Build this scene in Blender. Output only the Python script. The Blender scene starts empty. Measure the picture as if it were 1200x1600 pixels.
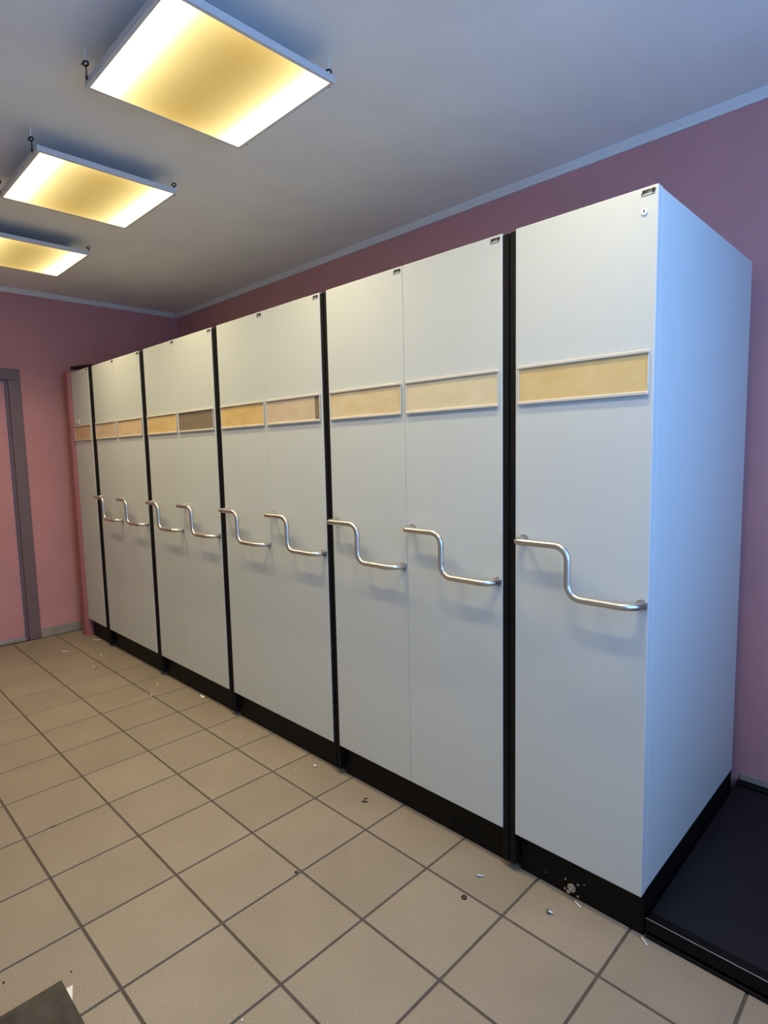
import bpy, bmesh, math, random
from mathutils import Matrix, Vector

S = bpy.context.scene
COL = S.collection
PI = math.pi
random.seed(4)

# ------------------------------------------------------------------ camera
cam_d = bpy.data.cameras.new('camera')
cam = bpy.data.objects.new('camera', cam_d)
COL.objects.link(cam)
cam_d.sensor_fit = 'HORIZONTAL'
cam_d.sensor_width = 36.0
cam_d.lens = 917.89 / 1200 * 36.0
cam_d.clip_start = 0.05
yaw, pitch, roll = 2.3499, -0.1023, -0.0218
fw = Vector((math.cos(pitch) * math.cos(yaw), math.cos(pitch) * math.sin(yaw), math.sin(pitch)))
rt = fw.cross(Vector((0, 0, 1))).normalized()
up = rt.cross(fw)
r2 = rt * math.cos(roll) + up * math.sin(roll)
u2 = -rt * math.sin(roll) + up * math.cos(roll)
M = Matrix((r2, u2, -fw)).transposed().to_4x4()
M.translation = Vector((1.6733, -1.7471, 1.5484))
cam.matrix_world = M
S.camera = cam

# ------------------------------------------------------------------ view + daylight
S.view_settings.view_transform = 'Standard'
S.view_settings.look = 'None'
S.view_settings.gamma = 1.0
S.view_settings.use_curve_mapping = False
S.view_settings.exposure = 0.14
SKY = (0.21, 0.46, 1.0)
SKY_STRENGTH = 6.1
LAMP_PEAK = 3.2
LAMP_WATTS = 5.8
world = bpy.data.worlds.new('sky')
S.world = world
world.use_nodes = True
bg = world.node_tree.nodes['Background']
bg.inputs['Color'].default_value = (*SKY, 1)
bg.inputs['Strength'].default_value = SKY_STRENGTH

# room extents
XL, XR, YF, YB, ZC = -3.98, 2.4, -2.75, 1.117, 2.947
WIN = (-2.0, 0.25, 1.0, 2.88)      # window in the right wall: y0, y1, z0, z1



def portal(loc, rot, sx, sy):
    d = bpy.data.lights.new('window_portal', 'AREA')
    d.shape = 'RECTANGLE'
    d.size, d.size_y = sx, sy
    d.cycles.is_portal = True
    o = bpy.data.objects.new('window_portal', d)
    COL.objects.link(o)
    o.location = loc
    o.rotation_euler = rot


portal((XR + 0.16, (WIN[0] + WIN[1]) / 2, (WIN[2] + WIN[3]) / 2), (0, PI / 2, 0), WIN[3] - WIN[2], WIN[1] - WIN[0])


# ------------------------------------------------------------------ materials
MATS = {}


def nmat(name):
    m = bpy.data.materials.new(name)
    m.use_nodes = True
    MATS[name] = m
    return m, m.node_tree.nodes, m.node_tree.links, m.node_tree.nodes['Principled BSDF']


def surf(name, col, rough=0.5, metal=0.0, var=0.0, scale=8.0, bump=0.0, bscale=200.0, spec=0.5, stretch=None, rand=0.0, detail=4.0):
    m, N, L, b = nmat(name)
    b.inputs['Roughness'].default_value = rough
    b.inputs['Metallic'].default_value = metal
    b.inputs['Specular IOR Level'].default_value = spec
    geo = N.new('ShaderNodeNewGeometry')
    vec = geo.outputs['Position']
    if stretch:
        mp = N.new('ShaderNodeMapping')
        mp.inputs['Scale'].default_value = stretch
        L.new(vec, mp.inputs['Vector'])
        vec = mp.outputs['Vector']
    csock = None
    if var > 0:
        t = N.new('ShaderNodeTexNoise')
        t.inputs['Scale'].default_value = scale
        t.inputs['Detail'].default_value = detail
        L.new(vec, t.inputs['Vector'])
        r = N.new('ShaderNodeValToRGB')
        r.color_ramp.elements[0].position = 0.3
        r.color_ramp.elements[1].position = 0.7
        r.color_ramp.elements[0].color = (*[c * (1 - var) for c in col], 1)
        r.color_ramp.elements[1].color = (*[min(1, c * (1 + var)) for c in col], 1)
        L.new(t.outputs['Fac'], r.inputs['Fac'])
        csock = r.outputs['Color']
    if rand > 0:
        oi = N.new('ShaderNodeObjectInfo')
        mr = N.new('ShaderNodeMapRange')
        mr.inputs['To Min'].default_value = 1 - rand
        mr.inputs['To Max'].default_value = 1 + rand
        L.new(oi.outputs['Random'], mr.inputs['Value'])
        hsv = N.new('ShaderNodeHueSaturation')
        L.new(mr.outputs['Result'], hsv.inputs['Value'])
        if csock:
            L.new(csock, hsv.inputs['Color'])
        else:
            hsv.inputs['Color'].default_value = (*col, 1)
        csock = hsv.outputs['Color']
    if csock:
        L.new(csock, b.inputs['Base Color'])
    else:
        b.inputs['Base Color'].default_value = (*col, 1)
    if bump > 0:
        t2 = N.new('ShaderNodeTexNoise')
        t2.inputs['Scale'].default_value = bscale
        t2.inputs['Detail'].default_value = 3
        L.new(vec, t2.inputs['Vector'])
        bp = N.new('ShaderNodeBump')
        bp.inputs['Strength'].default_value = bump
        bp.inputs['Distance'].default_value = 0.002
        L.new(t2.outputs['Fac'], bp.inputs['Height'])
        L.new(bp.outputs['Normal'], b.inputs['Normal'])
    return m


PINK = surf('pink_wall_paint', (0.60, 0.285, 0.285), 0.75, var=0.05, scale=3, bump=0.25, bscale=120, spec=0.25)
PALE = surf('pale_wall_paint', (0.60, 0.58, 0.52), 0.8, var=0.04, scale=3, bump=0.2, bscale=120, spec=0.25)
CEIL = surf('ceiling_paint', (0.87, 0.87, 0.865), 0.85, var=0.03, scale=4, bump=0.2, bscale=90, spec=0.2)
CORN = surf('cornice_paint', (0.78, 0.78, 0.77), 0.5, var=0.02, scale=10)
MAUVE = surf('mauve_door_paint', (0.175, 0.115, 0.125), 0.5, var=0.06, scale=12)
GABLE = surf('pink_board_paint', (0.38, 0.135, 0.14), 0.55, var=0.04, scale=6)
GROUT = surf('tile_grout', (0.085, 0.066, 0.05), 0.9, var=0.15, scale=30)
SKIRT = surf('skirting_tile', (0.33, 0.285, 0.235), 0.55, var=0.08, scale=20)
ENAM = surf('grey_enamel', (0.615, 0.64, 0.61), 0.42, var=0.012, scale=2.2, bump=0.04, bscale=700, spec=0.38)
ENAM2 = surf('grey_enamel_side', (0.615, 0.64, 0.61), 0.45, var=0.012, scale=2.2, bump=0.04, bscale=700, spec=0.38)
BLACK = surf('black_plinth_paint', (0.0042, 0.0036, 0.0034), 0.5, var=0.1, scale=12, spec=0.15)
RUBBER = surf('black_rubber', (0.0045, 0.004, 0.004), 0.65, var=0.1, scale=20, spec=0.2)
TRAY = surf('black_tray_sheet', (0.008, 0.008, 0.011), 0.5, var=0.18, scale=6, bump=0.1, bscale=300, spec=0.35)
STEEL = surf('brushed_steel', (0.64, 0.61, 0.56), 0.32, metal=1.0, var=0.05, scale=60)
DSTEEL = surf('bracket_steel', (0.48, 0.46, 0.44), 0.35, metal=1.0, var=0.08, scale=60)
ZINC = surf('zinc_plated_steel', (0.80, 0.79, 0.77), 0.38, metal=0.75)
RAIL = surf('beige_plastic_rail', (0.66, 0.61, 0.52), 0.4, var=0.03, scale=20)
BACKING = surf('brown_holder_back', (0.25, 0.185, 0.125), 0.55, var=0.12, scale=18, stretch=(1, 1, 4))
WHITE = surf('white_plastic', (0.82, 0.82, 0.80), 0.35)
STRIP = surf('pale_edge_strip', (0.30, 0.28, 0.28), 0.5, metal=0.3, var=0.2, scale=40)
HOLE = surf('dark_hole', (0.02, 0.02, 0.02), 0.7)
INK = surf('black_print', (0.014, 0.016, 0.016), 0.5)
RINK = surf('brown_print', (0.05, 0.035, 0.03), 0.5)
LFRAME = surf('lamp_white_metal', (0.62, 0.62, 0.61), 0.45)
HOOKM = surf('dark_wire', (0.05, 0.045, 0.045), 0.45, metal=0.8)
DBOARD = surf('dark_laminate', (0.036, 0.030, 0.024), 0.6, var=0.55, scale=22, detail=8)
CUTEDGE = surf('pale_cut_edge', (0.62, 0.55, 0.44), 0.8, var=0.1, scale=50)
PAPER = surf('white_paper', (0.80, 0.77, 0.70), 0.7, var=0.03, scale=20)
STRAW = surf('straw_yellow', (0.50, 0.37, 0.13), 0.7)
TANB = surf('tan_crumb', (0.45, 0.34, 0.22), 0.8)
DCRUMB = surf('dark_crumb', (0.035, 0.026, 0.02), 0.9)
WFRAME = surf('window_frame_paint', (0.75, 0.75, 0.74), 0.4)


def tile_material():
    m, N, L, b = nmat('beige_floor_tile')
    b.inputs['Roughness'].default_value = 0.42
    b.inputs['Specular IOR Level'].default_value = 0.35
    geo = N.new('ShaderNodeNewGeometry')
    a = N.new('ShaderNodeTexNoise'); a.inputs['Scale'].default_value = 260; a.inputs['Detail'].default_value = 2
    c = N.new('ShaderNodeTexNoise'); c.inputs['Scale'].default_value = 3.5; c.inputs['Detail'].default_value = 4
    L.new(geo.outputs['Position'], a.inputs['Vector']); L.new(geo.outputs['Position'], c.inputs['Vector'])
    r = N.new('ShaderNodeValToRGB')
    r.color_ramp.elements[0].position = 0.32; r.color_ramp.elements[1].position = 0.68
    r.color_ramp.elements[0].color = (0.225, 0.178, 0.130, 1)
    r.color_ramp.elements[1].color = (0.33, 0.268, 0.20, 1)
    L.new(a.outputs['Fac'], r.inputs['Fac'])
    oi = N.new('ShaderNodeObjectInfo')
    mr = N.new('ShaderNodeMapRange'); mr.inputs['To Min'].default_value = 0.95; mr.inputs['To Max'].default_value = 1.05
    L.new(oi.outputs['Random'], mr.inputs['Value'])
    mr2 = N.new('ShaderNodeMapRange'); mr2.inputs['From Min'].default_value = 0.3; mr2.inputs['From Max'].default_value = 0.7
    mr2.inputs['To Min'].default_value = 0.93; mr2.inputs['To Max'].default_value = 1.07
    L.new(c.outputs['Fac'], mr2.inputs['Value'])
    mu = N.new('ShaderNodeMath'); mu.operation = 'MULTIPLY'
    L.new(mr.outputs['Result'], mu.inputs[0]); L.new(mr2.outputs['Result'], mu.inputs[1])
    h = N.new('ShaderNodeHueSaturation')
    L.new(r.outputs['Color'], h.inputs['Color']); L.new(mu.outputs[0], h.inputs['Value'])
    L.new(h.outputs['Color'], b.inputs['Base Color'])
    bp = N.new('ShaderNodeBump'); bp.inputs['Strength'].default_value = 0.25; bp.inputs['Distance'].default_value = 0.0015
    t2 = N.new('ShaderNodeTexNoise'); t2.inputs['Scale'].default_value = 180; t2.inputs['Detail'].default_value = 3
    L.new(geo.outputs['Position'], t2.inputs['Vector']); L.new(t2.outputs['Fac'], bp.inputs['Height'])
    L.new(bp.outputs['Normal'], b.inputs['Normal'])
    return m


TILE = tile_material()


def card_material(name, c1, c2):
    """Sun-yellowed paper with soft stains and a faint horizontal grain."""
    m, N, L, b = nmat(name)
    b.inputs['Roughness'].default_value = 0.6
    geo = N.new('ShaderNodeNewGeometry')
    mp = N.new('ShaderNodeMapping'); mp.inputs['Scale'].default_value = (1.0, 1.0, 2.2)
    L.new(geo.outputs['Position'], mp.inputs['Vector'])
    t = N.new('ShaderNodeTexNoise'); t.inputs['Scale'].default_value = 9; t.inputs['Detail'].default_value = 6
    L.new(mp.outputs['Vector'], t.inputs['Vector'])
    r = N.new('ShaderNodeValToRGB')
    r.color_ramp.elements[0].position = 0.33; r.color_ramp.elements[1].position = 0.66
    r.color_ramp.elements[0].color = (*c1, 1); r.color_ramp.elements[1].color = (*c2, 1)
    L.new(t.outputs['Fac'], r.inputs['Fac'])
    L.new(r.outputs['Color'], b.inputs['Base Color'])
    return m


def diffuser_material():
    """Opal sheet lit by two tubes: bright along the tubes, deep yellow between them."""
    m, N, L, b = nmat('lamp_opal_sheet')
    N.remove(b)
    out = N['Material Output']
    tc = N.new('ShaderNodeTexCoord')
    sx = N.new('ShaderNodeSeparateXYZ')
    L.new(tc.outputs['Object'], sx.inputs[0])
    ab = N.new('ShaderNodeMath'); ab.operation = 'ABSOLUTE'; L.new(sx.outputs['Y'], ab.inputs[0])
    d = N.new('ShaderNodeMath'); d.operation = 'SUBTRACT'; L.new(ab.outputs[0], d.inputs[0]); d.inputs[1].default_value = 0.258
    q = N.new('ShaderNodeMath'); q.operation = 'DIVIDE'; L.new(d.outputs[0], q.inputs[0]); q.inputs[1].default_value = 0.047
    sq = N.new('ShaderNodeMath'); sq.operation = 'MULTIPLY'; L.new(q.outputs[0], sq.inputs[0]); L.new(q.outputs[0], sq.inputs[1])
    ng = N.new('ShaderNodeMath'); ng.operation = 'MULTIPLY'; L.new(sq.outputs[0], ng.inputs[0]); ng.inputs[1].default_value = -1
    ex = N.new('ShaderNodeMath'); ex.operation = 'EXPONENT'; L.new(ng.outputs[0], ex.inputs[0])
    # wide skirt of light around each tube
    q2 = N.new('ShaderNodeMath'); q2.operation = 'DIVIDE'; L.new(d.outputs[0], q2.inputs[0]); q2.inputs[1].default_value = 0.125
    s2 = N.new('ShaderNodeMath'); s2.operation = 'MULTIPLY'; L.new(q2.outputs[0], s2.inputs[0]); L.new(q2.outputs[0], s2.inputs[1])
    n2 = N.new('ShaderNodeMath'); n2.operation = 'MULTIPLY'; L.new(s2.outputs[0], n2.inputs[0]); n2.inputs[1].default_value = -1
    e2 = N.new('ShaderNodeMath'); e2.operation = 'EXPONENT'; L.new(n2.outputs[0], e2.inputs[0])
    em1 = N.new('ShaderNodeEmission'); em1.inputs['Color'].default_value = (1.0, 0.80, 0.47, 1)
    mp = N.new('ShaderNodeMath'); mp.operation = 'MULTIPLY'; L.new(ex.outputs[0], mp.inputs[0]); mp.inputs[1].default_value = LAMP_PEAK
    L.new(mp.outputs[0], em1.inputs['Strength'])
    em2 = N.new('ShaderNodeEmission'); em2.inputs['Color'].default_value = (1.0, 0.85, 0.42, 1)
    m2 = N.new('ShaderNodeMath'); m2.operation = 'MULTIPLY'; L.new(e2.outputs[0], m2.inputs[0]); m2.inputs[1].default_value = 0.95
    L.new(m2.outputs[0], em2.inputs['Strength'])
    em3 = N.new('ShaderNodeEmission'); em3.inputs['Color'].default_value = (0.78, 0.53, 0.155, 1); ax = N.new('ShaderNodeMath'); ax.operation = 'ABSOLUTE'; L.new(sx.outputs['X'], ax.inputs[0])
    px = N.new('ShaderNodeMath'); px.operation = 'POWER'; L.new(ax.outputs[0], px.inputs[0]); px.inputs[1].default_value = 5.0
    kx = N.new('ShaderNodeMath'); kx.operation = 'MULTIPLY_ADD'; L.new(px.outputs[0], kx.inputs[0]); kx.inputs[1].default_value = 130.0; kx.inputs[2].default_value = 0.70
    L.new(kx.outputs[0], em3.inputs['Strength'])
    a1 = N.new('ShaderNodeAddShader'); a2 = N.new('ShaderNodeAddShader')
    L.new(em1.outputs[0], a1.inputs[0]); L.new(em2.outputs[0], a1.inputs[1])
    L.new(a1.outputs[0], a2.inputs[0]); L.new(em3.outputs[0], a2.inputs[1])
    L.new(a2.outputs[0], out.inputs['Surface'])
    return m


OPAL = diffuser_material()


def pane_material():
    m, N, L, b = nmat('window_pane_glass')
    N.remove(b)
    tr = N.new('ShaderNodeBsdfTransparent'); tr.inputs['Color'].default_value = (0.95, 0.96, 0.96, 1)
    gl = N.new('ShaderNodeBsdfGlossy'); gl.inputs['Roughness'].default_value = 0.02
    mx = N.new('ShaderNodeMixShader'); mx.inputs[0].default_value = 0.05
    L.new(tr.outputs[0], mx.inputs[1]); L.new(gl.outputs[0], mx.inputs[2])
    L.new(mx.outputs[0], N['Material Output'].inputs['Surface'])
    return m


PANE = pane_material()


# ------------------------------------------------------------------ mesh helpers
def add_box(bm, x0, x1, y0, y1, z0, z1):
    v = [bm.verts.new((x, y, z)) for x in (x0, x1) for y in (y0, y1) for z in (z0, z1)]
    F = [(0, 1, 3, 2), (4, 6, 7, 5), (0, 4, 5, 1), (2, 3, 7, 6), (0, 2, 6, 4), (1, 5, 7, 3)]
    return [bm.faces.new([v[i] for i in f]) for f in F]


def box_bm(x0, x1, y0, y1, z0, z1, bevel=0.0, seg=2):
    bm = bmesh.new()
    add_box(bm, x0, x1, y0, y1, z0, z1)
    if bevel > 0:
        bmesh.ops.bevel(bm, geom=bm.edges[:], offset=bevel, segments=seg, profile=0.5, affect='EDGES')
    return bm


def add_cyl(bm, c, axis, r, h, n=20, r2=None):
    """Cylinder/cone starting at c along axis."""
    axis = Vector(axis).normalized()
    a = axis.orthogonal().normalized(); b = axis.cross(a)
    c = Vector(c); r2 = r if r2 is None else r2
    lo = [bm.verts.new(c + (a * math.cos(2 * PI * i / n) + b * math.sin(2 * PI * i / n)) * r) for i in range(n)]
    hi = [bm.verts.new(c + axis * h + (a * math.cos(2 * PI * i / n) + b * math.sin(2 * PI * i / n)) * r2) for i in range(n)]
    for i in range(n):
        bm.faces.new((lo[i], lo[(i + 1) % n], hi[(i + 1) % n], hi[i]))
    bm.faces.new(lo[::-1]); bm.faces.new(hi)


def add_torus(bm, c, axis, R, r, n=20, k=8):
    axis = Vector(axis).normalized()
    a = axis.orthogonal().normalized(); b = axis.cross(a); c = Vector(c)
    rings = []
    for i in range(n):
        t = 2 * PI * i / n
        d = a * math.cos(t) + b * math.sin(t)
        rings.append([bm.verts.new(c + d * (R + r * math.cos(2 * PI * j / k)) + axis * (r * math.sin(2 * PI * j / k))) for j in range(k)])
    for i in range(n):
        for j in range(k):
            bm.faces.new((rings[i][j], rings[(i + 1) % n][j], rings[(i + 1) % n][(j + 1) % k], rings[i][(j + 1) % k]))


def fillet(pts, radii, n=8):
    """Round the inner corners of a polyline."""
    pts = [Vector(p) for p in pts]
    out = [pts[0]]
    for i in range(1, len(pts) - 1):
        p, a, b, r = pts[i], pts[i - 1], pts[i + 1], radii[i - 1]
        da, db = (a - p).normalized(), (b - p).normalized()
        ang = da.angle(db)
        t = r / math.tan(ang / 2)
        c = p + (da + db).normalized() * (r / math.sin(ang / 2))
        s, e = p + da * t - c, p + db * t - c
        tot = s.angle(e)
        for k in range(n + 1):
            f = k / n
            v = (s * math.sin((1 - f) * tot) + e * math.sin(f * tot)) / math.sin(tot)
            out.append(c + v)
    out.append(pts[-1])
    return out


def add_tube(bm, path, r, n=14):
    path = [Vector(p) for p in path]
    rings = []
    t0 = (path[1] - path[0]).normalized()
    nrm = t0.orthogonal().normalized()
    for i, p in enumerate(path):
        if i == 0: t = t0
        elif i == len(path) - 1: t = (path[-1] - path[-2]).normalized()
        else: t = ((path[i] - path[i - 1]).normalized() + (path[i + 1] - path[i]).normalized()).normalized()
        nrm = (nrm - t * nrm.dot(t)).normalized()
        b = t.cross(nrm)
        rings.append([bm.verts.new(p + (nrm * math.cos(2 * PI * j / n) + b * math.sin(2 * PI * j / n)) * r) for j in range(n)])
    for i in range(len(rings) - 1):
        for j in range(n):
            bm.faces.new((rings[i][j], rings[i][(j + 1) % n], rings[i + 1][(j + 1) % n], rings[i + 1][j]))
    bm.faces.new(rings[0][::-1]); bm.faces.new(rings[-1])


def mesh(name, bm, mat, smooth=False):
    bmesh.ops.recalc_face_normals(bm, faces=bm.faces[:])
    me = bpy.data.meshes.new(name)
    bm.to_mesh(me); bm.free()
    for m in (mat if isinstance(mat, (list, tuple)) else [mat]):
        me.materials.append(m)
    if smooth:
        for p in me.polygons: p.use_smooth = True
        me.set_sharp_from_angle(angle=math.radians(40))
    return me


def obj(name, me, parent=None, loc=(0, 0, 0), rot=(0, 0, 0)):
    o = bpy.data.objects.new(name, me)
    COL.objects.link(o)
    o.parent = parent
    o.location = loc
    o.rotation_euler = rot
    return o


def part(name, bm, mat, parent=None, loc=(0, 0, 0), smooth=False):
    return obj(name, mesh(name, bm, mat, smooth), parent, loc)


def tag(o, label, cat, group=None):
    o['label'] = label; o['category'] = cat
    if group: o['group'] = group
    return o


def struct(o, label=None, cat=None):
    o['kind'] = 'structure'
    if label: o['label'] = label
    if cat: o['category'] = cat
    return o


def thing(name, label, cat, loc, group=None):
    return tag(obj(name, None, None, loc), label, cat, group)


# ------------------------------------------------------------------ the room
T = 0.33
JO = -0.2011                      # y of the joint line nearest the cabinets
TH = 0.15
fl = part('floor', box_bm(XL - TH, XR + TH, YF - TH, YB + TH, -0.10, -0.0030), GROUT)
struct(fl, 'beige square ceramic tile floor with dark grout joints', 'floor')
full = mesh('floor_tile', box_bm(-0.1606, 0.1606, -0.1606, 0.1606, -0.009, 0.0, 0.0011, 1), TILE)
gx0 = math.floor(XL / T); gx1 = math.ceil(XR / T)
for i in range(gx0, gx1):
    for j in range(-9, 1):
        x0, x1 = max(i * T + .0044, XL + .004), min((i + 1) * T - .0044, XR - .004)
        y0, y1 = JO + j * T + .0044, JO + (j + 1) * T - .0044
        y0 = max(y0, YF + .004)
        if x1 - x0 < .02 or y1 - y0 < .02: continue
        if x1 - x0 > .32 and y1 - y0 > .32:
            o = obj('floor_tile', full, fl, ((x0 + x1) / 2, (y0 + y1) / 2, 0))
        else:
            o = part('floor_tile', box_bm(x0, x1, y0, y1, -0.009, 0.0, 0.0011, 1), TILE, fl)

struct(part('ceiling', box_bm(XL - TH, XR + TH, YF - TH, YB + TH, ZC, ZC + .12), CEIL), 'plain white painted ceiling', 'ceiling')
struct(part('wall_back', box_bm(XL - TH, XR + TH, YB, YB + TH, 0, ZC - .0005), PINK), 'dark pink wall behind the grey cabinets', 'wall')
struct(part('wall_front', box_bm(XL - TH, XR + TH, YF - TH, YF, 0, ZC - .0005), PALE), 'pale wall facing the grey cabinets', 'wall')

# end wall with the doorway recess
DY0, DY1, DZ1 = -1.275, -0.385, 2.222
bm = bmesh.new()
add_box(bm, XL - TH, XL, DY1, YB - .0005, 0, ZC - .0005)
add_box(bm, XL - TH, XL, YF + .0005, DY0, 0, ZC - .0005)
add_box(bm, XL - TH, XL, DY0, DY1, DZ1, ZC - .0005)
struct(part('wall_left', bm, PINK), 'pink end wall with the door', 'wall')

# right wall with the window opening (behind the camera's right shoulder)
bm = bmesh.new()
add_box(bm, XR, XR + TH, YF + .0005, WIN[0], 0, ZC - .0005)
add_box(bm, XR, XR + TH, WIN[1], YB - .0005, 0, ZC - .0005)
add_box(bm, XR, XR + TH, WIN[0], WIN[1], 0, WIN[2])
add_box(bm, XR, XR + TH, WIN[0], WIN[1], WIN[3], ZC - .0005)
struct(part('wall_right', bm, PALE), 'pale wall with a wide window', 'wall')

w = struct(obj('window_1', None), 'wide white framed window letting in daylight', 'window')
for a in (0, 1, 2, 3):
    y = WIN[0] + (WIN[1] - WIN[0]) * a / 3
    y = min(max(y, WIN[0] + .031), WIN[1] - .031)
    part('window_frame', box_bm(XR + .05, XR + .11, y - .03, y + .03, WIN[2] + .0605, WIN[3] - .0605, .004), WFRAME, w)
for z in (WIN[2] + .03, WIN[3] - .03):
    part('window_frame', box_bm(XR + .05, XR + .11, WIN[0] + .001, WIN[1] - .001, z - .03, z + .03, .004), WFRAME, w)
for a in range(3):
    y0 = WIN[0] + (WIN[1] - WIN[0]) * a / 3 + .062; y1 = WIN[0] + (WIN[1] - WIN[0]) * (a + 1) / 3 - .062
    part('pane', box_bm(XR + .078, XR + .082, y0 - .03, y1 + .03, WIN[2] + .062, WIN[3] - .062), PANE, w)

# door in the end wall
d = struct(obj('door_1', None), 'pink door with a mauve grey frame at the far end', 'door')
bm = bmesh.new()          # architrave: two legs and a head with a stepped inner edge
for (y0, y1) in ((DY1 - .018, DY1 + .072), (DY0 - .072, DY0 + .018)):
    add_box(bm, XL + .0005, XL + .020, y0, y1, 0.001, DZ1 - .018)
add_box(bm, XL + .0005, XL + .020, DY0 - .072, DY1 + .072, DZ1 - .018, DZ1 + .072)
bmesh.ops.bevel(bm, geom=bm.edges[:], offset=.003, segments=1, affect='EDGES')
part('architrave', bm, MAUVE, d)
bm = bmesh.new()
for (y0, y1) in ((DY1 - .036, DY1 - .0005), (DY0 + .0005, DY0 + .036)):
    add_box(bm, XL - .10, XL - .002, y0, y1, 0.001, DZ1 - .036)
add_box(bm, XL - .10, XL - .002, DY0 + .0005, DY1 - .0005, DZ1 - .036, DZ1 - .0005)
part('jamb', bm, MAUVE, d)
part('door_leaf', box_bm(XL - .060, XL - .020, DY0 + .040, DY1 - .040, 0.030, DZ1 - .040, .003), PINK, d)
part('threshold', box_bm(XL - .10, XL - .004, DY0 + .037, DY1 - .037, 0.0, .024, .003), SKIRT, d)

# skirting of the end wall, laid as short tiles
bs = struct(obj('baseboard_left', None), 'grey tile skirting beside the door', 'skirting')
ys = [-.312, -.2075, .125, .45, .78, 1.11]
for a, b in zip(ys[:-1], ys[1:]):
    part('skirting_tile', box_bm(XL + .0005, XL + .011, a + .0015, b - .0015, 0.0, .078, .002), SKIRT, bs)
bb = struct(obj('baseboard_back', None), 'grey tile skirting behind the black platform', 'skirting')
xs = [1.04 + .33 * k for k in range(7)]
for a, b in zip(xs[:-1], xs[1:]):
    part('skirting_tile', box_bm(a + .0015, b - .0015, YB - .012, YB - .0005, 0.0, .095, .003), SKIRT, bb)


def cornice_bm(length):
    """Coved strip along +x, wall at y=0 and ceiling at z=0, projecting to -y and -z."""
    prof = [(0, 0), (-.030, 0), (-.030, -.006), (-.022, -.016), (-.014, -.026), (-.010, -.036), (0, -.036)]
    bm = bmesh.new()
    A = [bm.verts.new((0, y, z)) for y, z in prof]; B = [bm.verts.new((length, y, z)) for y, z in prof]
    for i in range(len(prof)):
        j = (i + 1) % len(prof)
        bm.faces.new((A[i], A[j], B[j], B[i]))
    bm.faces.new(A); bm.faces.new(B[::-1])
    return bm


o = part('trim_1', cornice_bm(XR - XL - .002), CORN, None, (XL + .001, YB - .0005, ZC - .0005))
struct(o, 'thin white cornice along the back wall', 'cornice')
o = part('trim_2', cornice_bm(YB - YF - .064), CORN, None, (XL + .0005, YF + .032, ZC - .0005))
o.rotation_euler = (0, 0, PI / 2)
struct(o, 'thin white cornice along the end wall', 'cornice')

# ------------------------------------------------------------------ cabinets
H, ZB, DEP = 2.265, 0.1514, 1.005


def logo_meshes():
    cu = bpy.data.curves.new('logo_text', 'FONT')
    cu.body = 'JETI'; cu.size = 1.0; cu.extrude = 0.012; cu.resolution_u = 2; cu.offset = 0.075
    cu.space_character = 0.92
    t = bpy.data.objects.new('logo_text', cu)
    COL.objects.link(t)
    bpy.context.view_layer.update()
    dg = bpy.context.evaluated_depsgraph_get()
    me = bpy.data.meshes.new_from_object(t.evaluated_get(dg))
    bpy.data.objects.remove(t)
    co = [v.co.copy() for v in me.vertices]
    x0 = min(c.x for c in co); x1 = max(c.x for c in co); y0 = min(c.y for c in co); y1 = max(c.y for c in co)
    for v in me.vertices:
        fx = (v.co.x - x0) / (x1 - x0); fy = (v.co.y - y0) / (y1 - y0); zz = v.co.z
        v.co = (-.0185 + .025 * fx + .002 * (fy - 1), -.0008 if zz > 0 else 0.0, -.0045 + .0115 * fy)
    me.name = 'logo_lettering'
    me.materials.clear(); me.materials.append(INK)
    bm = bmesh.new()
    add_torus(bm, (.0135, -.0005, .0017), (0, 1, 0), .0044, .0020, 16, 6)
    add_cyl(bm, (.0135, -.0001, .0017), (0, -1, 0), .0026, .0006, 12)
    em = mesh('logo_emblem', bm, RINK)
    bm = bmesh.new()
    x = -.0195
    for k, wd in enumerate((.0035, .002, .004, .0025, .003, .004, .002, .0035, .003, .0025)):
        add_box(bm, x, x + wd, -.0006, 0, -.0092, -.0072); x += wd + .0007
    tl = mesh('logo_tagline', bm, RINK)
    return me, em, tl


LOGO, EMBLEM, TAGLINE = logo_meshes()


def handle_bms(wd):
    """Z-shaped pull bar for a panel of width wd: local x from the panel's middle, y out of the front."""
    a = wd / 2 - .018
    o = .062
    b = a - .017
    pts = [(-b, -.002, 1.241), (-b, -o, 1.241), (0, -o, 1.241), (0, -o, 1.079), (a, -o, 1.079), (a, -.002, 1.079)]
    bm = bmesh.new()
    add_tube(bm, fillet(pts, [.026, .045, .045, .045], 9), .0112, 16)
    return bm


CARDS = {}
CARD_COL = {
    1: ((.67, .48, .20), (.72, .53, .25)), 2: ((.69, .585, .36), (.75, .65, .42)), 3: ((.67, .50, .26), (.73, .61, .40)),
    4: ((.62, .47, .31), (.70, .56, .40)), 5: ((.66, .43, .14), (.74, .52, .22)), 7: ((.68, .45, .17), (.76, .55, .26)),
    8: ((.66, .46, .25), (.74, .56, .34)), 9: ((.60, .42, .25), (.70, .53, .36)), 10: ((.62, .40, .21), (.68, .48, .28))}
for k, (c1, c2) in CARD_COL.items():
    CARDS[k] = card_material('yellowed_card_%d' % k, c1, c2)


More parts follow.
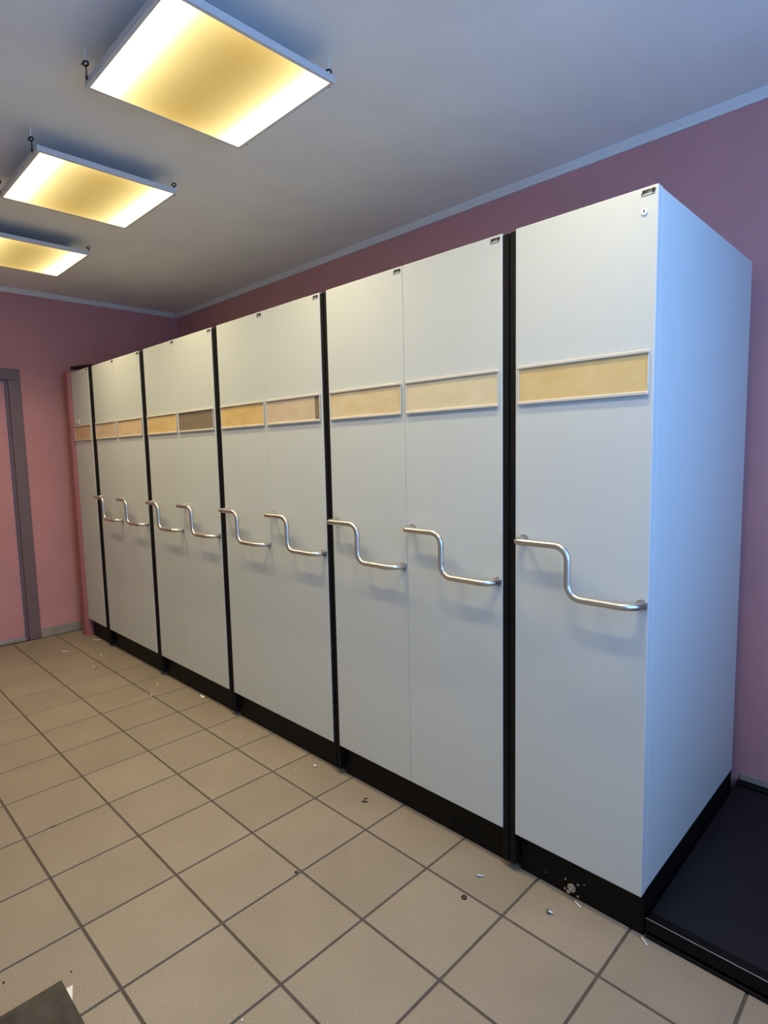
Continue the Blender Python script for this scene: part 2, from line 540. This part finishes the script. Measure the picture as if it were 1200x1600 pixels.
def cabinet(label, xs, holders, handle=True, seal=None, lock=False, group='grey sliding cabinets along the back wall'):
    """One cabinet: xs are the panel boundaries, holders the ids of the label holders (0 = none)."""
    X0, X1 = xs[0], xs[-1]
    cx = (X0 + X1) / 2
    c = thing('sliding_cabinet', label, 'cabinet', (cx, 0, 0), group)
    part('carcass', box_bm(X0 + .001 - cx, X1 - .001 - cx, .0372, DEP, ZB, H - .001, .0030), ENAM2, c)
    pl = part('plinth', box_bm(X0 + .002 - cx, X1 - .002 - cx, .034, DEP - .002, 0.0005, ZB - .0005, .002), BLACK, c)
    for a, b, h in zip(xs[:-1], xs[1:], holders):
        l = a - cx + (.0008 if a != X0 else 0); r = b - cx - (.0008 if b != X1 else 0)
        part('front_panel', box_bm(l, r, 0, .035, ZB, H, .0022, 2), ENAM, c)
        m = (l + r) / 2; wd = r - l
        # printed logo in the upper right corner
        lg = obj('logo', LOGO, c, (r - .027, -.0002, 2.250))
        obj('logo_emblem', EMBLEM, lg); obj('logo_tagline', TAGLINE, lg)
        if handle:
            hd = part('pull_handle', handle_bms(wd), STEEL, c, (m, 0, 0), smooth=True)
            aa = wd / 2 - .018
            for sx, z in ((-aa + .017, 1.241), (aa, 1.079)):
                bm = bmesh.new()
                add_cyl(bm, (sx, -.0002, z), (0, -1, 0), .0165, .004, 20)
                add_cyl(bm, (sx, -.004, z), (0, -1, 0), .0142, .012, 20, .0125)
                part('mounting_collar', bm, DSTEEL, hd, smooth=True)
            bm = box_bm(aa + .0135 - .004, aa + .0165, -.006, -.0002, 1.067, 1.091, .001, 1)
            part('end_bracket', bm, DSTEEL, hd)
        # label holder
        hl, hr = l + .011, r - .012
        z0, z1 = 1.699, 1.816
        if hr - hl > .44: hr = hl + .43
        ho = part('label_holder', box_bm(hl + .002, hr - .002, -.0028, -.0003, z0 + .003, z1 - .003), BACKING, c)
        for z, n in ((z1, 'top'), (z0, 'bottom')):
            part('holder_rail', box_bm(hl, hr, -.0095, -.0028, z - .0055, z + .0055, .0026, 3), RAIL, ho)
        for x in (hl, hr - .005):
            part('holder_end', box_bm(x, x + .005, -.0065, -.0028, z0 + .0056, z1 - .0056, .001, 1), RAIL, ho)
        if h in CARDS:
            cr = hr - .0055 - (.034 if h == 4 else 0)
            part('paper_card', box_bm(hl + .0055, cr, -.0038, -.0029, z0 + .0058, z1 - .0058), CARDS[h], ho)
    if seal:          # black rubber strip closing the gap to the next cabinet, two ribs with a groove
        s0, s1 = X1 - cx + .001, seal - cx - .001
        g = (s1 - s0)
        prof = [(s0, .05), (s0, .004), (s0 + .003, .002), (s0 + g * .40, .002), (s0 + g * .46, .010), (s0 + g * .56, .010),
                (s0 + g * .62, .002), (s1 - .003, .002), (s1, .004), (s1, .05)]
        bm = bmesh.new()
        A = [bm.verts.new((x, y, .03)) for x, y in prof]; B = [bm.verts.new((x, y, H - .006)) for x, y in prof]
        for i in range(len(prof)):
            j = (i + 1) % len(prof)
            bm.faces.new((A[i], A[j], B[j], B[i]))
        bm.faces.new(A); bm.faces.new(B[::-1])
        part('edge_seal', bm, RUBBER, c)
        bm = box_bm(s0, s1, .055, .09, .0005, H - .02)
        part('buffer_post', bm, RUBBER, c)
    return c


near = cabinet('narrow grey cabinet nearest the camera, with a keyhole and a lock on its plinth', [.583, 1.034], [1])
u2_ = cabinet('grey double cabinet next to the narrow near one, two pale yellow cards', [-.385, .075, .530], [3, 2], seal=.583)
u3_ = cabinet('grey double cabinet whose right label card is pinkish and too short', [-1.331, -.884, -.432], [5, 4], seal=-.385)
u4_ = cabinet('grey double cabinet with one bare brown label holder', [-2.288, -1.842, -1.390], [7, 6], seal=-1.331)
u5_ = cabinet('grey double cabinet second from the pink end wall', [-3.231, -2.797, -2.356], [9, 8], seal=-2.288)
far = cabinet('narrow grey cabinet without a handle in the far corner', [-3.712, -3.316], [10], handle=False, seal=-3.231)


def local(c, x):
    return x - c.location.x


# near cabinet: keyhole lock high on the panel, floor lock on the plinth
bm = bmesh.new()
x = local(near, .997)
add_cyl(bm, (x, -.0003, 2.200), (0, -1, 0), .0098, .0032, 24, .0088)
kl = part('cam_lock', bm, WHITE, near, smooth=True)
bm = bmesh.new()
add_cyl(bm, (x, -.0035, 2.2020), (0, -1, 0), .0022, .0006, 12)
add_box(bm, x - .0009, x + .0009, -.0041, -.0035, 2.1960, 2.2020)
part('keyhole', bm, HOLE, kl)
x = local(near, .787)
bm = bmesh.new()
add_torus(bm, (x + .002, .031, .034), (0, 1, 0), .0125, .0028, 22, 8)
add_cyl(bm, (x + .002, .0338, .034), (0, -1, 0), .0115, .010, 20)
add_cyl(bm, (x - .001, .024, .030), (0, -1, 0), .0075, .012, 16, .0065)
pk = part('plinth_lock', bm, STEEL, near, smooth=True)
for (sx, sz) in ((.765, .054), (.811, .056), (.811, .012), (.763, .016)):
    bm = bmesh.new()
    add_cyl(bm, (local(near, sx), .0338, sz), (0, -1, 0), .0046, .0022, 12, .0036)
    part('screw_head', bm, DSTEEL, pk, smooth=True)
for sx, sz in ((.690, .040), (.833, .067)):
    bm = bmesh.new()
    add_cyl(bm, (local(near, sx), .0338, sz), (0, -1, 0), .0025, .0012, 10)
    part('rivet', bm, DSTEEL, near)
for sx, sz in ((-.195, .050), (.271, .052)):      # blanking plugs of the next plinth
    bm = bmesh.new()
    add_cyl(bm, (local(u2_, sx), .0338, sz), (0, -1, 0), .014, .003, 20, .012)
    add_cyl(bm, (local(u2_, sx), .0308, sz), (0, -1, 0), .008, .0015, 16)
    part('blanking_plug', bm, RUBBER, u2_, smooth=True)

# far cabinet: a loose black strip across its top and a small white two-hole plate
bm = bmesh.new()
p0, p1 = Vector((local(far, -3.715), .03, 2.302)), Vector((local(far, -3.262), .03, 2.276))
v = []
for p, h0, h1 in ((p0, -.011, .013), (p1, -.010, .006)):
    for y in (-.028, .16):
        v.append(bm.verts.new(p + Vector((0, y, h0)))); v.append(bm.verts.new(p + Vector((0, y, h1))))
for f in ((0, 1, 3, 2), (4, 6, 7, 5), (0, 4, 5, 1), (2, 3, 7, 6), (0, 2, 6, 4), (1, 5, 7, 3)):
    bm.faces.new([v[i] for i in f])
part('top_strip', bm, RUBBER, far)
wp = part('small_plate', box_bm(local(far, -3.700), local(far, -3.575), -.006, -.0003, 1.832, 1.866, .002, 1), WHITE, far)
for sx in (-3.672, -3.604):
    bm = bmesh.new()
    add_cyl(bm, (local(far, sx), -.0058, 1.849), (0, -1, 0), .008, .0012, 12)
    part('screw_hole', bm, HOLE, wp)

# pink gable board closing the row at the end wall
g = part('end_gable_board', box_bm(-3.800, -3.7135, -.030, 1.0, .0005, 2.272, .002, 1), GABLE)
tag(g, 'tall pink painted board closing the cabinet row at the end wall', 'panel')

# ------------------------------------------------------------------ black platform at the right
PX0, PX1, PZ = 1.037, 2.40, .062
pf = thing('black_platform', 'low black sheet metal platform on the floor beside the near cabinet', 'platform', (PX0, 0, 0))
part('base_frame', box_bm(0, PX1 - PX0, .046, 1.098, .0005, PZ - .012, .002, 1), BLACK, pf)
part('top_sheet', box_bm(0, PX1 - PX0, .040, 1.10, PZ - .0115, PZ - .003, .001, 1), TRAY, pf)
part('front_lip', box_bm(0, PX1 - PX0, .034, .0395, PZ - .040, PZ + .002, .0012, 2), BLACK, pf)
part('edge_strip', box_bm(0, PX1 - PX0, .0335, .0362, PZ + .0022, PZ + .0036, .0003, 1), STRIP, pf)  # thin paler strip laid along the top of the front lip
part('front_band', box_bm(.001, PX1 - PX0 - .001, .041, .074, PZ - .0025, PZ + .0008, .0006, 1), BLACK, pf)
part('kick_rail', box_bm(0, PX1 - PX0, .030, .0455, .0005, .012, .002, 1), BLACK, pf)
part('back_edge', box_bm(0, PX1 - PX0, 1.062, 1.10, PZ - .0025, PZ + .008, .002, 1), BLACK, pf)

# ------------------------------------------------------------------ ceiling lamps
LZ = 2.846
LH = .022
HALF, OUT = .297, .311
bm = bmesh.new()
add_box(bm, -HALF, HALF, -HALF, HALF, -.001, .004)
OPAL_ME = mesh('diffuser', bm, OPAL)
bm = bmesh.new()
for (x0, x1, y0, y1) in ((-OUT, OUT, -OUT, -HALF - .0005), (-OUT, OUT, HALF + .0005, OUT), (-OUT, -HALF - .0005, -HALF, HALF), (HALF + .0005, OUT, -HALF, HALF)):
    add_box(bm, x0, x1, y0, y1, -.002, LH)
FRAME_ME = mesh('lamp_frame', bm, LFRAME)
BACK_ME = mesh('lamp_housing', box_bm(-HALF, HALF, -HALF, HALF, .006, LH + .004), LFRAME)
# eyelet on a painted shank with a twisted wire down to the frame, origin at the ceiling
bm = bmesh.new()
ez = LZ + .056 - ZC                 # eye height below the ceiling
add_torus(bm, (0, 0, ez), (1, -.9, 0.2), .0088, .0032, 16, 8)
add_tube(bm, [Vector((0, 0, ez + .010)), Vector((-.004, -.003, ez + .004)), Vector((-.013, -.010, ez - .001))], .0022, 8)
zl = LZ + .004 - ZC
add_tube(bm, [Vector((0, 0, ez - .009)), Vector((.0025, 0, ez - .020)), Vector((-.002, .001, ez - .032)), Vector((.001, 0, zl))], .0023, 8)
add_cyl(bm, (0, 0, zl + .012), (0, 0, -1), .0040, .012, 10)
HOOK_ME = mesh('suspension_hook', bm, HOOKM, True)
bm = bmesh.new()
add_cyl(bm, (0, 0, 0), (0, 0, -1), .0022, -(LZ + .056 - ZC) - .010, 8)
SHANK_ME = mesh('hook_shank', bm, CEIL, True)
LAMPS = [(.96, -.586, 'square ceiling lamp hanging above the narrow near cabinet'),
         (-.293, -.580, 'square ceiling lamp cut by the top edge of the photograph'),
         (-1.498, -.574, 'square ceiling lamp, the only one shown whole in the photograph'),
         (-2.712, -.566, 'square ceiling lamp farthest from the camera, cut by the left edge, near the end wall')]
for x, y, lab in LAMPS:
    t = thing('ceiling_lamp', lab, 'lamp', (x, y, LZ), 'square yellow ceiling lamps')
    obj('lamp_frame', FRAME_ME, t)
    obj('lamp_housing', BACK_ME, t)
    obj('diffuser', OPAL_ME, t)
    for sy in (-1, 1):       # the light of the two tubes, thrown downwards
        ld = bpy.data.lights.new('tube_light', 'AREA')
        ld.shape = 'RECTANGLE'; ld.size, ld.size_y = 2 * HALF - .01, .085
        ld.energy = LAMP_WATTS; ld.color = (1.0, 0.85, 0.53); ld.spread = math.radians(130)
        lo = bpy.data.objects.new('tube_light', ld); COL.objects.link(lo)
        lo.parent = t; lo.location = (0, sy * .25, -.0022)
    for sx in (-1, 1):
        for sy in (-1, 1):
            hk = obj('suspension_hook', HOOK_ME, t, (sx * .270, sy * (OUT + .0075), ZC - LZ))
            obj('hook_shank', SHANK_ME, hk)

# ------------------------------------------------------------------ dark board and paper at the lower left
bd = thing('dark_board', 'dark grey laminated board lying on the floor, cut by the lower left corner', 'board', (-.138, -1.309, 0))
part('laminate_face', box_bm(0, .62, -.62, 0, .0185, .0200, .0004, 1), DBOARD, bd)
part('chipboard_core', box_bm(.0006, .6194, -.6194, -.0004, .003, .0184), CUTEDGE, bd)
bm = bmesh.new()
vs = [bm.verts.new((x, y, z)) for z in (.0006, .0016) for x, y in ((0, 0), (.100, -.034), (.110, -.22), (-.010, -.20))]
bm.faces.new(vs[:4][::-1]); bm.faces.new(vs[4:])
for i in range(4): bm.faces.new((vs[i], vs[(i + 1) % 4], vs[4 + (i + 1) % 4], vs[4 + i]))
tag(part('paper_sheet', bm, PAPER, None, (-.117, -1.286, 0)), 'white paper corner sticking out under the dark board', 'paper')

# ------------------------------------------------------------------ small things left on the floor
G = 'screws dropped on the tile floor'


def screw(label, x, y, ang, ln, head=.0042, shaft=.0021, dark=False):
    """A screw on its side: head at the origin, shaft along local +x."""
    t = thing('screw', label, 'screw', (x, y, 0), G)
    t.rotation_euler = (0, 0, ang)
    m1 = DSTEEL if not dark else HOOKM
    bm = bmesh.new()
    z = head + .0004
    add_cyl(bm, (-.003, 0, z), (1, 0, 0), head, .003, 14, head * .95)
    part('screw_head', bm, m1, t, smooth=True)
    bm = bmesh.new()
    add_cyl(bm, (0.0002, 0, z), (1, 0, -(z - shaft) / ln), shaft, ln, 10, shaft * .9)
    k = int(ln / .003)
    for i in range(k):
        add_torus(bm, (.003 + i * .003, 0, z - (z - shaft) * (.003 + i * .003) / ln), (1, 0, -.1), shaft, .0004, 10, 4)
    part('screw_thread', bm, ZINC, t, smooth=True)
    return t


screw('short silver screw on the floor below the double cabinet with pale yellow cards', .495, -.108, .72, .020, .0058, .0032)
screw('stubby dark-headed screw on the tile in front of the plinth lock', .766, -.089, .55, .015, .0080, .0042, True)
screw('silver screw on the floor right under the plinth lock', .812, .014, -.35, .027, .0040, .0034)
screw('silver screw at the corner of the black platform', 1.033, .018, -.62, .030, .0042, .0036)

t = thing('cable_clip', 'tiny dark open clip on the tile before the double cabinet', 'clip', (-.135, -.068, 0))
bm = bmesh.new()
path = [Vector((math.cos(a) * .009, math.sin(a) * .009, .0105 + .0 * a)) for a in [PI * (.25 + 1.45 * i / 14) for i in range(15)]]
path = [Vector((p.x * .7, p.x * .5, p.y + .0105)) for p in path]
add_tube(bm, path, .0028, 8)
part('clip_loop', bm, DCRUMB, t, smooth=True)
bm = bmesh.new()
add_tube(bm, [Vector((-.016, -.012, .0024)), Vector((-.004, -.003, .003))], .0028, 8)
part('clip_foot', bm, DCRUMB, t, smooth=True)

bm = bmesh.new()
add_torus(bm, (0, 0, .0024), (0, 0, 1), .0074, .0023, 20, 8)
tag(part('rubber_washer', bm, RUBBER, None, (.520, -.225, 0), smooth=True), 'small black ring washer on the tile floor', 'washer')


def crumb(name, label, cat, x, y, s, mat, group=None, flat=.6):
    bm = bmesh.new()
    bmesh.ops.create_icosphere(bm, subdivisions=1, radius=1)
    for v in bm.verts:
        k = random.uniform(.75, 1.15)
        v.co = Vector((v.co.x * s[0] * k, v.co.y * s[1] * k, v.co.z * s[2]))
    zmin = min(v.co.z for v in bm.verts)
    for v in bm.verts: v.co.z -= zmin
    return tag(part(name, bm, mat, None, (x, y, .0002)), label, cat, group)


def strip(name, label, cat, x, y, ang, ln, wd, mat, group=None, curl=.003):
    bm = bmesh.new()
    n = 6; rows = []
    for i in range(n + 1):
        f = i / n - .5
        z = .0006 + curl * (4 * f * f)
        w2 = wd / 2 * random.uniform(.8, 1.1)
        px, py = f * ln, .15 * ln * (f * f)
        rows.append([bm.verts.new((px, py - w2, z)), bm.verts.new((px, py + w2, z)), bm.verts.new((px, py + w2, z + .001)), bm.verts.new((px, py - w2, z + .001))])
    for a, b in zip(rows[:-1], rows[1:]):
        for j in range(4): bm.faces.new((a[j], a[(j + 1) % 4], b[(j + 1) % 4], b[j]))
    bm.faces.new(rows[0][::-1]); bm.faces.new(rows[-1])
    o = part(name, bm, mat, None, (x, y, 0))
    o.rotation_euler = (0, 0, ang)
    return tag(o, label, cat, group)


crumb('plaster_crumb', 'small tan crumb on the floor near the middle double cabinet', 'crumb', -.538, -.034, (.009, .007, .006), PAPER)
crumb('plaster_crumb', 'tiny white fleck beside the tan crumb', 'crumb', -.589, -.119, (.004, .004, .002), PAPER)
crumb('plaster_crumb', 'tiny white fleck on the tile before the cabinet with the short card', 'crumb', -1.087, -.112, (.004, .005, .002), PAPER)
crumb('dirt_crumb', 'brown crumb at a tile joint crossing', 'crumb', -.008, -.549, (.008, .006, .004), DCRUMB)
crumb('dirt_crumb', 'flat brown stain crumb in the middle of a front tile', 'crumb', .218, -.562, (.005, .006, .0015), TANB)
crumb('dirt_crumb', 'dark speck just beyond the dark board', 'crumb', -.169, -1.274, (.0035, .0035, .002), DCRUMB)
crumb('dirt_crumb', 'dark speck at the lower left edge of the photograph', 'crumb', -.277, -1.426, (.0045, .0035, .002), DCRUMB)
crumb('plaster_crumb', 'white fleck at the bottom edge of the photograph', 'crumb', .344, -1.0, (.004, .0035, .002), PAPER)
crumb('dirt_crumb', 'thin dark chip in a tile joint at the left', 'crumb', -.987, -1.086, (.004, .016, .002), DCRUMB)
crumb('plaster_crumb', 'tan crumb at a far tile joint crossing', 'crumb', -2.015, -.204, (.008, .007, .005), PAPER)
crumb('plaster_crumb', 'white fleck on the tile before the second cabinet from the end wall', 'crumb', -3.09, -.131, (.010, .009, .003), PAPER)
strip('paper_scrap', 'white paper sliver at the foot of the far corner cabinet', 'scrap', -3.525, -.006, .9, .065, .014, PAPER, 'paper scraps on the floor')
strip('paper_scrap', 'white paper sliver in front of the skirting', 'scrap', -3.412, -.293, .8, .060, .012, PAPER, 'paper scraps on the floor')
strip('paper_scrap', 'tan paper scrap at the door frame', 'scrap', -3.90, -.425, 1.2, .055, .014, TANB, 'paper scraps on the floor')
strip('paper_scrap', 'small curled scrap on the tile before the far cabinets', 'scrap', -2.832, -.27, .3, .045, .012, TANB, 'paper scraps on the floor', .010)
strip('paper_scrap', 'white curled scrap against the plinth under the brown label holder', 'scrap', -1.735, .012, .4, .045, .016, PAPER, 'paper scraps on the floor', .010)
strip('straw_piece', 'short straw stalk lying away from the plinth', 'straw', -2.17, -.095, -.5, .070, .007, STRAW, 'straw bits on the floor', .004)
strip('straw_piece', 'longer straw stalk reaching the plinth gap', 'straw', -2.275, -.02, .6, .110, .006, STRAW, 'straw bits on the floor', .006)
